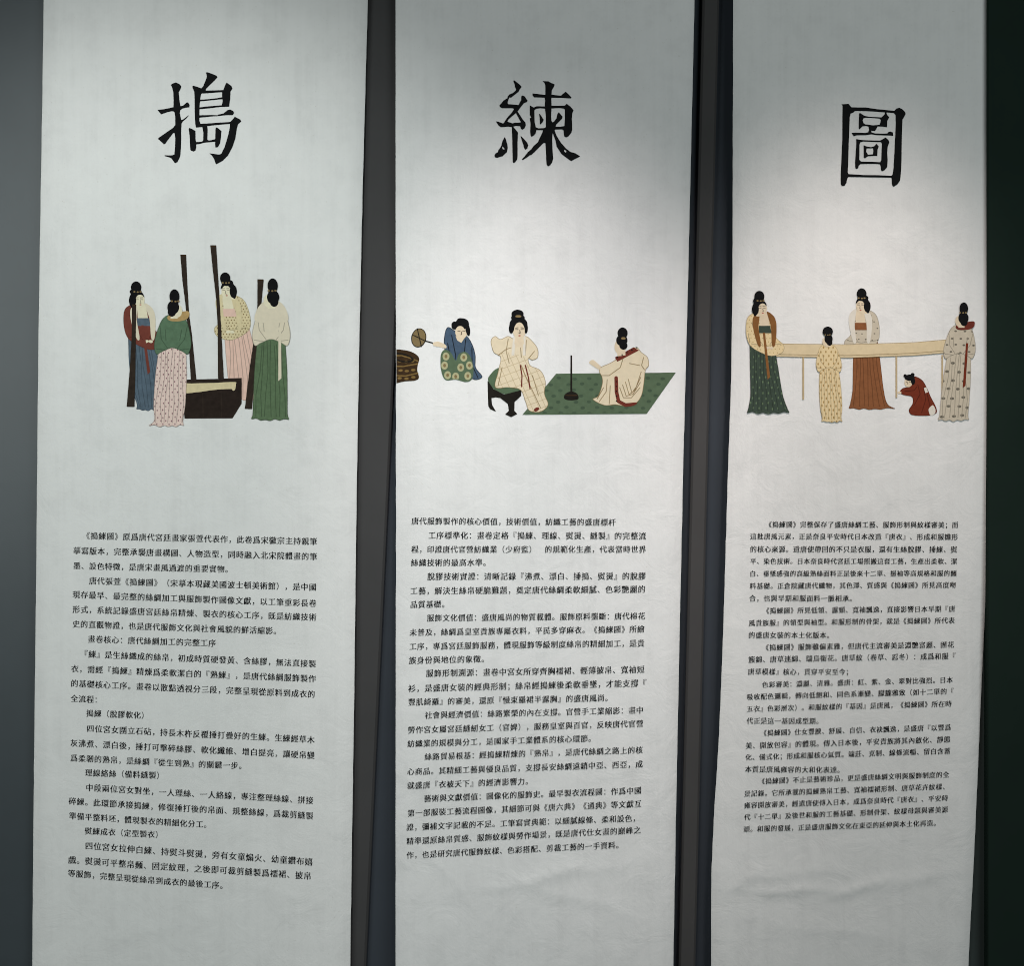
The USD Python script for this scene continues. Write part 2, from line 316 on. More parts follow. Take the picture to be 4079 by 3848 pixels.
# ------------------------------------------------------------------ the writing
Z1, Z3 = 1060 / 1988, 970 / 1988
TEXT = [
 [  # left
  ((240, 2080), Z1, [
   ('《搗練圖》原爲唐代宮廷畫家張萱代表作，此卷爲宋徽宗主持親筆', 165, 1920, 100, 145),
   ('摹寫版本，完整承襲唐畫構圖、人物造型，同時融入北宋院體畫的筆', 95, 1920, 212, 258),
   ('墨、設色特徵，是唐宋畫風過渡的重要實物。', 95, 1290, 325, 352),
   ('唐代張萱《搗練圖》（宋摹本現藏美國波士頓美術館），是中國', 215, 1915, 437, 487),
   ('現存最早、最完整的絲綢加工與服飾製作圖像文獻，以工筆重彩長卷', 90, 1915, 540, 608),
   ('形式，系統記錄盛唐宮廷絲帛精煉、製衣的核心工序，既是紡織技術', 90, 1915, 650, 712),
   ('史的直觀物證，也是唐代服飾文化與社會風貌的鮮活縮影。', 90, 1650, 760, 815),
   ('畫卷核心：唐代絲綢加工的完整工序', 205, 1165, 872, 905)]),
  ((240, 2560), Z1, [
   ('『練』是生絲織成的絲帛，初成時質硬發黃、含絲膠，無法直接製', 150, 1912, 82, 160),
   ('衣，需經『搗練』精煉爲柔軟潔白的『熟練』，是唐代絲綢服飾製作', 80, 1912, 193, 272),
   ('的基礎核心工序。畫卷以散點透視分三段，完整呈現從原料到成衣的', 78, 1905, 303, 388),
   ('全流程：', 78, 315, 415, 428),
   ('搗練（脫膠軟化）', 195, 665, 525, 545),
   ('四位宮女圍立石砧，持長木杵反覆捶打疊好的生練。生練經草木', 198, 1902, 640, 728),
   ('灰沸煮、漂白後，捶打可擊碎絲膠、軟化纖維、增白提亮，讓硬帛變', 75, 1902, 748, 845),
   ('爲柔韌的熟帛，是絲綢『從生到熟』的關鍵一步。', 75, 1390, 860, 925)]),
  ((240, 3060), Z1, [
   ('理線絡絲（備料縫製）', 185, 780, 33, 55),
   ('中段兩位宮女對坐，一人理絲、一人絡線，專注整理絲線、拼接', 190, 1892, 143, 245),
   ('碎練。此環節承接搗練，修復捶打後的帛面、規整絲線，爲裁剪縫製', 62, 1892, 245, 360),
   ('準備平整料坯，體現製衣的精細化分工。', 65, 1130, 355, 425),
   ('熨練成衣（定型製衣）', 182, 770, 468, 498),
   ('四位宮女拉伸白練、持熨斗熨燙，旁有女童煽火、幼童鑽布嬉', 185, 1887, 578, 705),
   ('戲。熨燙可平整帛麵、固定紋理，之後即可裁剪縫製爲襦裙、披帛', 58, 1877, 685, 810),
   ('等服飾，完整呈現從絲帛到成衣的最後工序。', 55, 1250, 785, 882)])],
 [  # middle
  ((1590, 2030), Z1, [
   ('唐代服飾製作的核心價值，技術價值，紡織工藝的盛唐標杆', 90, 1620, 85, 95),
   ('工序標準化：畫卷定格『搗練、理線、熨燙、縫製』的完整流', 215, 1847, 192, 197),
   ('程，印證唐代官營紡織業（少府監）　的規範化生產，代表當時世界', 88, 1847, 297, 297),
   ('絲織技術的最高水準。', 85, 685, 397, 395),
   ('脫膠技術實證：清晰記錄『沸煮、漂白、捶搗、熨燙』的脫膠', 208, 1845, 500, 497),
   ('工藝，解決生絲帛硬脆難題，奠定唐代絲綢柔軟細膩、色彩艷麗的', 80, 1842, 608, 595),
   ('品質基礎。', 80, 375, 710, 705),
   ('服飾文化價值：盛唐風尚的物質載體。服飾原料壟斷：唐代棉花', 205, 1840, 810, 795),
   ('未普及，絲綢爲皇室貴族專屬衣料，平民多穿麻衣。《搗練圖》所繪', 75, 1835, 918, 893)]),
  ((1590, 2500), Z1, [
   ('工序，專爲宮廷服飾服務，體現服飾等級制度絲帛的精細加工，是貴', 73, 1835, 142, 117),
   ('族身份與地位的象徵。', 70, 672, 246, 233),
   ('服飾形制溯源：畫卷中宮女所穿齊胸襦裙、輕薄披帛、寬袖短', 198, 1835, 342, 313),
   ('衫，是盛唐女裝的經典形制；絲帛經搗練後柔軟垂墜，才能支撐『', 65, 1850, 455, 415),
   ('豐肌綺羅』的審美，還原『慢束羅裙半露胸』的盛唐風尚。', 65, 1595, 557, 525),
   ('社會與經濟價值：絲路繁榮的內在支撐。官營手工業縮影：畫中', 190, 1827, 655, 617),
   ('勞作宮女屬宮廷縫紉女工（官婢），服務皇室與百官，反映唐代官營', 63, 1827, 765, 718),
   ('紡織業的規模與分工，是國家手工業體系的核心環節。', 60, 1470, 868, 828)]),
  ((1590, 2940), Z1, [
   ('絲路貿易根基：經搗練精煉的『熟帛』，是唐代絲綢之路上的核', 188, 1822, 140, 90),
   ('心商品。其精細工藝與優良品質，支撐長安絲綢遠銷中亞、西亞，成', 58, 1822, 252, 195),
   ('就盛唐『衣被天下』的經濟影響力。', 58, 1000, 355, 322),
   ('藝術與文獻價值：圖像化的服飾史。最早製衣流程圖：作爲中國', 183, 1812, 453, 392),
   ('第一部服裝工藝流程圖像，其細節可與《唐六典》《通典》等文獻互', 60, 1812, 562, 492),
   ('證，彌補文字記載的不足。工筆寫實典範：以細膩線條、柔和設色，', 52, 1800, 668, 598),
   ('精準還原絲帛質感、服飾紋樣與勞作場景，既是唐代仕女畫的巔峰之', 53, 1807, 772, 688),
   ('作，也是研究唐代服飾紋樣、色彩搭配、剪裁工藝的一手資料。', 53, 1675, 877, 798)])],
 [  # right
  ((2930, 2040), Z3, [
   ('《搗練圖》完整保存了盛唐絲綢工藝、服飾形制與紋樣審美；而', 240, 1820, 100, 105),
   ('這批唐風元素，正是奈良平安時代日本改造『唐衣』、形成和服雛形', 115, 1817, 197, 203),
   ('的核心來源。遣唐使帶回的不只是衣服，還有生絲脫膠、捶練、熨', 115, 1812, 302, 305),
   ('平、染色技術。日本奈良時代宮廷工場照搬這套工藝，生產出柔軟、潔', 115, 1812, 400, 402),
   ('白、垂墜感強的高級熟絲面料正是後來十二單、振袖等高規格和服的麵', 112, 1807, 502, 500),
   ('料基礎。正倉院藏唐代織物，其色澤、質感與《搗練圖》所見高度吻', 112, 1802, 603, 595),
   ('合，也與早期和服面料一脈相承。', 108, 985, 703, 705),
   ('《搗練圖》所見低領、露頸、寬袖飄逸，直接影響日本早期『唐', 220, 1795, 805, 790),
   ('風貴族服』的領型與袖型。和服形制的骨架，就是《搗練圖》所代表', 104, 1792, 906, 885)]),
  ((2930, 2460), Z3, [
   ('的盛唐女裝的本土化版本。', 102, 800, 143, 145),
   ('《搗練圖》服飾雖偏素雅，但唐代主流審美是濃艷富麗、團花', 215, 1787, 245, 222),
   ('簇錦、唐草連綿、瑞鳥銜花。唐草紋（卷草、忍冬）：成爲和服『', 102, 1800, 344, 315),
   ('唐草模樣』核心，貫穿平安至今；', 98, 955, 442, 445),
   ('色彩審美：濃麗、清雅。盛唐：紅、紫、金、翠對比強烈。日本', 213, 1777, 549, 510),
   ('吸收配色邏輯，轉向低飽和、同色系漸變、朦朧雅致（如十二單的『', 88, 1785, 649, 603),
   ('五衣』色彩層次）。和服紋樣的『基因』是唐風，《搗練圖》所在時', 88, 1767, 747, 705),
   ('代正是這一基因成型期。', 88, 712, 843, 846)]),
  ((2930, 2880), Z3, [
   ('《搗練圖》仕女豐腴、舒展、自信、衣袂飄逸，是盛唐『以豐爲', 200, 1762, 83, 37),
   ('美、開放包容』的體現。傳入日本後，平安貴族將其內斂化、靜態', 78, 1757, 187, 135),
   ('化、儀式化；形成和服核心氣質。端莊、克制、線條流暢、留白含蓄', 78, 1757, 282, 230),
   ('本質是唐風雍容的大和化表達。', 75, 885, 378, 385),
   ('《搗練圖》不止是藝術珍品，更是盛唐絲綢文明與服飾制度的全', 185, 1747, 477, 423),
   ('景記錄。它所承載的搗練熟帛工藝、寬袖襦裙形制、唐草花卉紋樣、', 68, 1745, 580, 520),
   ('雍容開放審美，經遣唐使傳入日本，成爲奈良時代『唐衣』、平安時', 68, 1737, 675, 615),
   ('代『十二單』及後世和服的工藝基礎、形制骨架、紋樣母題與審美源', 68, 1737, 772, 708),
   ('頭。和服的發展，正是盛唐服飾文化在東亞的延伸與本土化再造。', 63, 1670, 870, 818)])],
]

TITLES = [  # brush strokes of the three big characters: (origin, scale, [(outline, holes)])
 ((600, 260), 400 / 1786, [
  ([(362,345),(400,318),(455,303),(520,335),(548,370),(540,410),(503,475),(512,600),(532,725),(522,850),(545,970),(570,965),(635,920),(680,880),(684,888),(640,940),(580,990),(553,1030),(545,1150),(545,1300),(540,1480),(532,1590),(515,1650),(480,1715),(450,1737),(425,1728),(400,1690),(370,1650),(320,1630),(250,1612),(255,1595),(330,1600),(395,1595),(425,1580),(437,1450),(440,1290),(430,1205),(405,1200),(360,1260),(300,1340),(265,1390),(240,1402),(130,1303),(150,1285),(270,1200),(400,1110),(440,1060),(440,900),(425,825),(390,812),(300,830),(190,870),(125,790),(250,775),(350,755),(410,740),(412,600),(405,470),(385,390)], []),
  ([(515,725),(575,718),(620,680),(650,655),(675,665),(697,705),(690,745),(620,752),(560,770),(515,810)], []),
  ([(985,125),(1020,122),(1110,155),(1180,185),(1190,215),(1140,270),(1060,345),(985,420),(985,445),(950,480),(850,470),(800,430),(740,375),(765,360),(830,380),(905,408),(935,375),(985,260),(1005,190)], []),
  ([(740,372),(800,400),(900,410),(985,440),(950,480),(900,510),(885,600),(875,700),(870,850),(868,980),(890,1040),(1000,1050),(1000,1075),(900,1095),(810,1105),(795,1040),(788,850),(785,600),(780,470)], []),
  ([(1355,305),(1440,365),(1458,415),(1425,465),(1418,600),(1400,735),(1280,735),(1270,700),(1285,640),(1275,570),(1275,480),(1300,430),(1330,350)], []),
  ([(930,450),(1290,438),(1290,475),(930,500)], []),
  ([(880,610),(1130,590),(1290,565),(1290,600),(1130,615),(875,640)], []),
  ([(870,745),(1050,725),(1290,708),(1400,735),(1250,738),(1050,762),(870,778)], []),
  ([(870,885),(1080,880),(1190,885),(1210,872),(1300,855),(1370,795),(1420,785),(1470,810),(1490,845),(1465,885),(1350,885),(1210,900),(1080,908),(870,930)], []),
  ([(870,1040),(1150,1022),(1420,1005),(1470,955),(1500,912),(1600,965),(1617,1000),(1560,1045),(1540,1110),(1510,1300),(1460,1450),(1380,1600),(1280,1700),(1170,1757),(1155,1740),(1130,1660),(1090,1600),(1038,1560),(1110,1570),(1220,1585),(1260,1570),(1320,1450),(1380,1250),(1415,1090),(1415,1040),(1150,1062),(1000,1080),(870,1085)], []),
  ([(690,1108),(740,1130),(800,1165),(800,1300),(810,1370),(812,1450),(800,1510),(765,1530),(720,1515),(705,1490),(700,1300),(680,1130)], []),
  ([(910,1060),(1000,1060),(1018,1130),(1010,1320),(1040,1335),(1160,1310),(1160,1355),(1050,1365),(940,1375),(900,1390),(800,1405),(798,1360),(900,1358),(935,1340),(940,1200),(930,1130)], []),
  ([(1165,1098),(1200,1115),(1262,1165),(1250,1300),(1235,1390),(1200,1450),(1165,1462),(1150,1450),(1150,1300),(1155,1150)], [])]),
 ((1940, 290), 400 / 1875, [
  ([(490,140),(510,132),(560,170),(620,220),(645,255),(605,310),(590,345),(520,400),(445,460),(420,450),(405,480),(385,540),(390,575),(500,585),(590,595),(610,550),(640,500),(640,430),(665,415),(700,430),(735,480),(760,515),(740,540),(690,560),(640,620),(570,715),(600,760),(670,870),(715,920),(725,970),(700,1030),(660,1060),(635,1040),(615,990),(540,985),(490,1000),(530,1050),(578,1110),(570,1300),(572,1550),(560,1620),(520,1670),(490,1682),(480,1650),(475,1450),(470,1250),(465,1010),(400,1000),(260,1010),(220,985),(190,940),(165,900),(220,908),(300,940),(320,920),(370,840),(400,805),(460,740),(505,670),(480,655),(280,655),(240,630),(232,600),(260,570),(310,510),(380,465),(390,430),(420,395),(490,365),(540,320),(545,295),(525,270),(520,220)],
   [[(540,745),(600,860),(635,915),(600,925),(530,925),(470,935),(380,905),(400,865),(450,820)]]),
  ([(330,1190),(350,1230),(380,1340),(388,1400),(370,1480),(340,1505),(290,1555),(240,1565),(190,1585),(150,1575),(137,1540),(160,1500),(205,1475),(210,1440),(245,1400),(270,1345),(285,1280)], [[(280,1360),(325,1410),(320,1435),(290,1410)]]),
  ([(625,1165),(690,1230),(750,1300),(770,1345),(755,1400),(720,1435),(695,1410),(675,1330),(640,1230)], []),
  ([(1030,143),(1145,150),(1200,180),(1262,205),(1250,250),(1210,320),(1205,390),(1200,500),(1205,600),(1195,800),(1200,880),(1225,925),(1280,1000),(1265,1070),(1225,1110),(1215,1250),(1225,1450),(1235,1600),(1215,1670),(1180,1720),(1140,1742),(1115,1715),(1105,1650),(1100,1450),(1090,1310),(1060,1300),(980,1380),(830,1530),(800,1535),(740,1580),(670,1625),(650,1610),(690,1570),(770,1470),(830,1420),(870,1360),(950,1290),(980,1220),(1030,1120),(1050,1060),(1100,1000),(1100,800),(1085,680),(1080,600),(1085,500),(1075,450),(1090,390),(1090,280),(1085,200),(1060,165)], []),
  ([(850,378),(960,388),(1085,405),(1205,400),(1380,418),(1430,375),(1470,345),(1520,390),(1580,455),(1560,472),(1400,460),(1205,458),(1080,458),(880,452),(850,410)], []),
  ([(800,600),(870,640),(930,615),(1095,620),(1095,665),(1000,655),(920,665),(885,690),(885,800),(890,920),(910,1010),(960,1030),(1110,1020),(1070,1065),(920,1065),(910,1120),(880,1160),(830,1192),(812,1160),(805,1080),(812,950),(800,840),(828,830),(800,780)], []),
  ([(1190,608),(1330,608),(1450,605),(1490,570),(1560,625),(1617,690),(1590,755),(1585,850),(1590,1060),(1575,1110),(1520,1180),(1475,1200),(1440,1180),(1430,1070),(1400,1050),(1255,1055),(1255,1000),(1380,1000),(1445,985),(1455,850),(1455,680),(1440,665),(1350,650),(1190,660)], []),
  ([(970,750),(1000,780),(1058,870),(1040,910),(1000,960),(988,950),(985,850)], []),
  ([(1340,728),(1410,810),(1400,850),(1340,910),(1290,960),(1280,1000),(1190,1000),(1205,925),(1250,905),(1300,840),(1310,770)], []),
  ([(1215,1070),(1265,1080),(1300,1170),(1380,1300),(1480,1410),(1560,1470),(1650,1495),(1742,1553),(1690,1580),(1570,1642),(1480,1580),(1390,1510),(1300,1370),(1280,1260),(1245,1170)], [[(1440,1425),(1480,1450),(1475,1490),(1440,1460)]])]),
 ((3320, 390), 320 / 1622, [
  ([(160,120),(305,113),(360,180),(500,185),(650,185),(850,215),(1100,240),(1230,255),(1270,210),(1330,190),(1390,220),(1440,270),(1458,315),(1430,370),(1395,430),(1385,600),(1380,900),(1375,1250),(1360,1550),(1345,1660),(1290,1740),(1215,1790),(1185,1760),(1175,1620),(1170,1605),(800,1600),(300,1590),(280,1620),(265,1700),(225,1770),(170,1775),(150,1740),(145,1640),(150,1450),(165,1150),(180,800),(180,450),(185,150)],
   [[(450,255),(430,260),(400,290),(345,310),(330,380),(320,600),(310,900),(300,1200),(290,1500),(300,1530),(600,1550),(900,1552),(1170,1568),(1195,1540),(1215,1400),(1230,1100),(1245,800),(1260,500),(1255,340),(1220,300),(1100,290),(900,275),(650,260)]]),
  ([(520,300),(545,300),(620,350),(720,375),(900,380),(970,385),(1030,330),(1045,280),(1070,280),(1080,330),(1125,385),(1085,460),(1080,585),(1000,575),(890,570),(870,610),(840,660),(800,660),(760,655),(770,690),(850,710),(1000,715),(1090,710),(1110,680),(1150,672),(1200,690),(1205,760),(1150,755),(870,745),(770,730),(650,745),(470,748),(410,768),(365,700),(450,695),(650,700),(700,685),(720,640),(710,575),(660,560),(590,565),(520,630),(510,600),(515,400)],
   [[(600,410),(640,395),(750,395),(930,412),(960,440),(935,535),(800,545),(640,525),(605,500),(590,450)]]),
  ([(460,820),(540,840),(750,850),(940,855),(990,830),(1050,790),(1110,840),(1128,890),(1095,980),(1085,1100),(1095,1250),(1085,1390),(1030,1455),(985,1475),(960,1455),(955,1380),(940,1335),(850,1325),(700,1325),(550,1330),(515,1355),(495,1415),(460,1430),(440,1400),(437,1300),(450,1100),(460,950)],
   [[(540,890),(600,875),(900,885),(960,885),(980,920),(970,1100),(965,1250),(945,1290),(850,1285),(560,1280),(520,1240),(525,1100),(525,950)]]),
  ([(610,950),(700,980),(770,985),(820,970),(870,918),(915,970),(890,1040),(885,1165),(800,1165),(700,1170),(630,1215),(612,1190)], [[(670,1015),(800,1010),(805,1060),(800,1130),(700,1140),(660,1080)]])]),
]

def title_shape(k):
    (ox, oy), s, parts = TITLES[k]
    g = union_all([Polygon(o, h).buffer(0) for o, h in parts])
    g = g.buffer(5).buffer(-10).buffer(5)
    return affinity.affine_transform(g, [s, 0, 0, s, ox, oy])

BLACK = ink('printing_ink', (0.0065, 0.0070, 0.0075), 0.3)
TEXTINK = ink('text_ink', (0.012, 0.013, 0.014), 0.3)

# ------------------------------------------------------------------ the scrolls
LABELS = [
 ('leftmost hanging paper scroll, painted women in long robes round a dark chest with tall poles', 'white_paper_left', (0.80, 0.80, 0.79)),
 ('middle hanging paper scroll, seated painted women, a stool and a green mat', 'white_paper_middle', (0.80, 0.80, 0.795)),
 ('rightmost hanging paper scroll, painted women standing along a long pale table', 'white_paper_right', (0.80, 0.80, 0.79)),
]
scrolls = []
for k in range(3):
    x = UsdGeom.Xform.Define(stage, numbered('/World', 'hanging_scroll'))
    tag(x.GetPrim(), LABELS[k][0], 'scroll')
    path = str(x.GetPath()); scrolls.append(path)
    obj('paper', sheet(k), paper_mat(LABELS[k][1], LABELS[k][2]), path, smooth=True)
    obj('title_character', flat(k, title_shape(k), 0.0007, 30), BLACK, path)
    for (ox, oy), s, lines in TEXT[k]:
        for t, a, b, ya, yb in lines:
            n, i = len(t), 0
            for piece in t.split('　'):      # a wide gap parts a line in two
                f0, f1 = i / n, (i + len(piece)) / n
                i += len(piece) + 1
                obj('text_line', text_line(k, piece, ox + (a + (b - a) * f0) * s, ox + (a + (b - a) * f1) * s, oy + (ya + (yb - ya) * f0) * s, oy + (ya + (yb - ya) * f1) * s), TEXTINK, path)
# ------------------------------------------------------------------ the printed pictures: plain figures of flat colour with thin ink lines
def C(h, gain=1.0):
    return tuple(min(0.8, v * gain) for v in lin(h))
G1, G2 = 1.35, 1.05             # undo the light each sheet stands in
PAL = {
 'hair': ((0.006, 0.006, 0.007), .3), 'pole_brown': (C('#2b231d', G1), .3), 'chest_black': (C('#241c18', G1), .3), 'skin': (C('#dccbb0'), .06), 'skin_left': (C('#d3c3aa', G1), .06),
 'lip': (C('#b4685a'), .1), 'line': (C('#4a3a2e'), .2), 'gold_line': (C('#8a7550'), .2),
 'rust_red': (C('#66352c', G1), .15), 'denim_blue': (C('#4c5a66', G1), .25), 'deep_green': (C('#4f6650', G1), .18), 'leaf_green': (C('#51644a', G1), .2), 'ochre': (C('#a08559', G1), .15),
 'pink': (C('#cbab9d', G1), .08), 'rose': (C('#cfb5ac', G1), .07), 'dot_plum': (C('#7d5c62', G1), .2), 'straw': (C('#c9bb96', G1 * .9), .1), 'dot_brown': (C('#75603f', G1), .2), 'cream_left': (C('#cdc3ae', G1 * .9), .06),
 'cream': (C('#d9cbb0', G2), .06), 'cream_shade': (C('#b8a583', G2), .1), 'robe_blue': (C('#44566a', G2), .2), 'mat_green': (C('#54664f', G2), .14), 'mat_dark': (C('#445543', G2), .15), 'medallion': (C('#a7a480', G2), .15),
 'stool_black': (C('#1d1a16', G2), .3), 'stool_green': (C('#52664e', G2), .15), 'basket': (C('#3a2a1a', G2), .3), 'basket_light': (C('#7a6238', G2), .3), 'fan': (C('#7c6b4a', G2), .15),
 'trim_red': (C('#6b3026', G2), .2), 'brown_skirt': (C('#855536', G2), .16), 'scarf_brown': (C('#7f5630', G2), .15), 'skirt_green': (C('#3d4a40', G2), .15), 'skirt_green_dot': (C('#5f7358', G2), .15),
 'sand': (C('#dcc79c', G2), .06), 'sand_dot': (C('#a88a57', G2), .12), 'grey_robe': (C('#c3b9a6', G2), .08), 'grey_robe_dot': (C('#6f6a5e', G2), .25), 'band_cream': (C('#d5c3a0', G2), .07), 'child_red': (C('#70301f', G2), .16), 'white_silk': (C('#d8d2c6', G2), .05),
}
def pm(n): return ink('print_' + n, *PAL[n])
def shade(n, f=0.5):
    PAL.setdefault(n + '_line', (tuple(v * f for v in PAL[n][0]), PAL[n][1]))
    return n + '_line'

class Sheet:
    """draws on sheet k in the coordinates of a measured frame (origin, scale)"""
    def __init__(s, k, origin, scale): s.k, (s.ox, s.oy), s.s, s.root = k, origin, scale, scrolls[k]
    def put(s, name, g, color, level, parent=None):
        many = len(polys(g)) > 3
        g = affinity.affine_transform(g, [s.s, 0, 0, s.s, s.ox, s.oy])
        L = EDGES[s.k][0](2000.0)
        if s.k == 1: g = g.intersection(box(1577.5, -400, 4000, 4200))
        o = obj(name, flat(s.k, g, 0.0005 + 0.00006 * level, 18), pm(color), parent or s.root)
        if many: tag(o, kind='stuff')      # fine marks of the print
        return str(o.GetPath())

def strokes(lines, w):
    return union_all([LineString(l).buffer(w, cap_style=1) for l in lines])
def outline(g, w): return g.difference(g.buffer(-w))
def dots(g, dx, dy, rx, ry, rot=0, inset=2, jitter=0.12):
    x0, y0, x1, y1 = g.bounds; out = []; r = random.Random(int(x0 * 7 + y0))
    for j, y in enumerate(np.arange(y0, y1, dy)):
        for x in np.arange(x0 + (j % 2) * dx / 2, x1, dx):
            out.append(ell(x + r.uniform(-1, 1) * dx * jitter, y + r.uniform(-1, 1) * dy * jitter, rx, ry, rot).simplify(rx * .12))
    return union_all(out).intersection(g.buffer(-inset))

def lady(sh, name, head, top, hem, bottom, hw, face, jacket, skirt, skin='skin', shawl=None, inner='cream', skirt_dots=None, jacket_dots=None, sash=None, lean=1.3, train=0.0, bun=1.0, ribbon=None, base=0, fold='line', big=1.0, halfcut=None, turn=-1, collar=False):
    """a plain robed woman: head at x=head, hair top at y=top, hem centred on x=hem at y=bottom, half-width hw of the hem.
    face: -1 / 0 / 1 turned to the left, to us, to the right; 'b' seen from behind"""
    H = bottom - top; f = 0 if face == 'b' else face
    def c(h): return hem + (head - hem) * np.clip(h / 0.86, 0, 1.2) ** lean
    def P(a, h): return (c(h) + a * H * big, bottom - h * H)
    w = hw / H / big
    r = random.Random(int(head * 13 + top))
    n = 9; hemline = []
    for i in range(n):
        t = i / (n - 1) * 2 - 1
        hemline.append(P(t * (w + (train if t * (f or 1) < 0 else 0) * abs(t)), 0.012 - 0.014 * (1 - t * t) + 0.010 * (i % 2) + r.uniform(-.004, .004)))
    sk = spline([P(-.085, .70), P(-.10, .55), P(-.115, .36), P(-.118 - .25 * (w - .12), .16), P(-w * .93, .05)] + hemline +
                [P(w * .93, .05), P(.118 + .25 * (w - .12), .16), P(.115, .36), P(.10, .55), P(.085, .70)])
    if halfcut is not None: sk = sk.difference(halfcut)
    me = sh.put(name, sk, skirt, base)
    folds = []
    for t in np.linspace(-.82, .82, 7):
        folds.append([P(t * .085 + r.uniform(-.01, .01), .56 + r.uniform(-.06, .04)), P(t * .10 + r.uniform(-.01, .01), .35), P(t * .125, .18), P(t * w * .95 + r.uniform(-.01, .01), .03)])
    fl = strokes(folds, .0021 * H).union(outline(sk, .003 * H)).intersection(sk)
    if skirt_dots:
        d = dots(sk, skirt_dots[1] * H, skirt_dots[2] * H, skirt_dots[3] * H, skirt_dots[4] * H)
        sh.put('pattern', d, skirt_dots[0], base + 1, me)
    sh.put('fold_lines', fl, shade(skirt), base + 2, me)
    # body: jacket with the two sleeves folded in front
    k = f * .035
    if face == 'b':
        ja = spline([P(-.035, .82), P(-.085, .785), P(-.118, .70), P(-.135, .60), P(-.115, .53), P(-.07, .55), P(0, .575), P(.07, .55), P(.115, .53), P(.135, .60), P(.118, .70), P(.085, .785), P(.035, .82)])
    elif face == 0:
        ja = spline([P(-.035, .82), P(-.09, .785), P(-.125, .69), P(-.15, .58), P(-.125, .50), P(-.05, .51), P(0, .525), P(.05, .51), P(.125, .50), P(.15, .58), P(.125, .69), P(.09, .785), P(.035, .82)])
    else:
        ja = spline([P(-f * .04, .82), P(-f * .10, .775), P(-f * .12, .66), P(-f * .10, .56), P(-f * .02, .50), P(f * .07, .47), P(f * .16, .50), P(f * .175, .56), P(f * .12, .62), P(f * .095, .72), P(f * .065, .785), P(f * .02, .82)])
    jp = sh.put('jacket', ja, jacket, base + 3, me)
    if jacket_dots:
        sh.put('jacket_pattern', dots(ja, jacket_dots[1] * H, jacket_dots[2] * H, jacket_dots[3] * H, jacket_dots[4] * H), jacket_dots[0], base + 4, me)
    jl = [[P(-.10 + k, .74), P(-.085 + k, .64), P(-.03 + k, .565)], [P(.10 + k, .74), P(.085 + k, .64), P(.03 + k, .565)], [P(-.12 + k, .57), P(-.05 + k, .56), P(0 + k, .55)], [P(.12 + k, .57), P(.05 + k, .56), P(0 + k, .55)], [P(-.06 + k, .71), P(-.05 + k, .63)], [P(.06 + k, .71), P(.05 + k, .63)]]
    sh.put('sleeve_lines', strokes(jl, .0022 * H).union(outline(ja, .003 * H)).intersection(ja), shade(jacket), base + 5, me)
    if face != 'b':
        v = Polygon([P(-.034 + k, .825), P(.034 + k, .825), P(.040 + k, .70), P(-.040 + k, .70)])
        sh.put('bodice', v, skin, base + 6, me)
        sh.put('bodice_band', Polygon([P(-.046 + k, .715), P(.046 + k, .715), P(.050 + k, .655), P(-.050 + k, .655)]), sash or skirt, base + 7, me)
        hd = [ell(*P(k * 1.6 + s * .016, .535), .017 * H, .011 * H, 12 * s) for s in (-1, 1)]
        sh.put('hands', union_all(hd), skin, base + 7, me)
    if shawl:
        if face == 'b' and collar:
            sg = spline([P(-.05, .80), P(-.02, .825), P(.03, .835), P(.095, .845), P(.11, .82), P(.09, .785), P(.03, .77), P(-.03, .775)])
        elif face == 'b':
            sg = spline([P(-.045, .845), P(-.10, .79), P(-.118, .71), P(-.06, .69), P(0, .70), P(.06, .69), P(.118, .71), P(.10, .79), P(.045, .845)])
        else:
            sg = union_all([spline([P(s * .03 + k, .83), P(s * .085 + k, .785), P(s * .095 + k, .70), P(s * .07 + k, .56), P(s * .045 + k, .56), P(s * .05 + k, .70), P(s * .04 + k, .76)]) for s in (-1, 1)])
        sh.put('shawl', sg, shawl, base + 8, me)
    if ribbon:
        rx = .05 if face == 'b' else -.02 + k
        sh.put('ribbon', Polygon([P(rx, .66), P(rx + .018, .66), P(rx + .026, .30), P(rx + .004, .28)]), ribbon, base + 8, me)
    # head
    hx = f * .018
    fc = ell(*P(hx + f * .004, .848), .043 * H * big, .056 * H, f * 8)
    nk = Polygon([P(-.02, .84), P(.02, .84), P(.026, .79), P(-.026, .79)])
    if face == 'b':
        sh.put('neck', union_all([nk, ell(*P(turn * .022, .845), .034 * H * big, .046 * H)]), skin, base + 9, me)
        hair = union_all([ell(*P(-turn * .010, .872), .043 * H * big, .050 * H), ell(*P(-turn * .018, .838), .030 * H * big, .034 * H), ell(*P(-turn * .006, .952), .036 * H * big * bun, .052 * H), ell(*P(.0, .915), .026 * H * big, .03 * H)])
    else:
        sh.put('face', union_all([fc, nk]), skin, base + 9, me)
        lobes = [t for t in (-1, 1) if f == 0 or t == -f]
        cap = ell(*P(hx - f * .008, .872), .056 * H * big, .056 * H).difference(ell(*P(hx + f * .012, .842), .038 * H * big, .054 * H))
        hair = union_all([cap, *[ell(*P(hx + t * .050 + f * .006, .835), .018 * H * big, .042 * H, -10 * t) for t in lobes],
                          ell(*P(hx - f * .004, .952), .040 * H * big * bun, .046 * H), ell(*P(hx - f * .012, .918), .046 * H * big, .026 * H)])
        if f: hair = hair.union(ell(*P(hx - f * .045, .85), .028 * H * big, .05 * H)).difference(ell(*P(hx + f * .042, .835), .024 * H * big, .04 * H))
        e = []
        for s in (-1, 1):
            e.append([P(hx + f * .010 + s * .017 - .009, .858), P(hx + f * .010 + s * .017 + .009, .858)])
            e.append([P(hx + f * .010 + s * .017 - .010, .872), P(hx + f * .010 + s * .017 + .010, .873)])
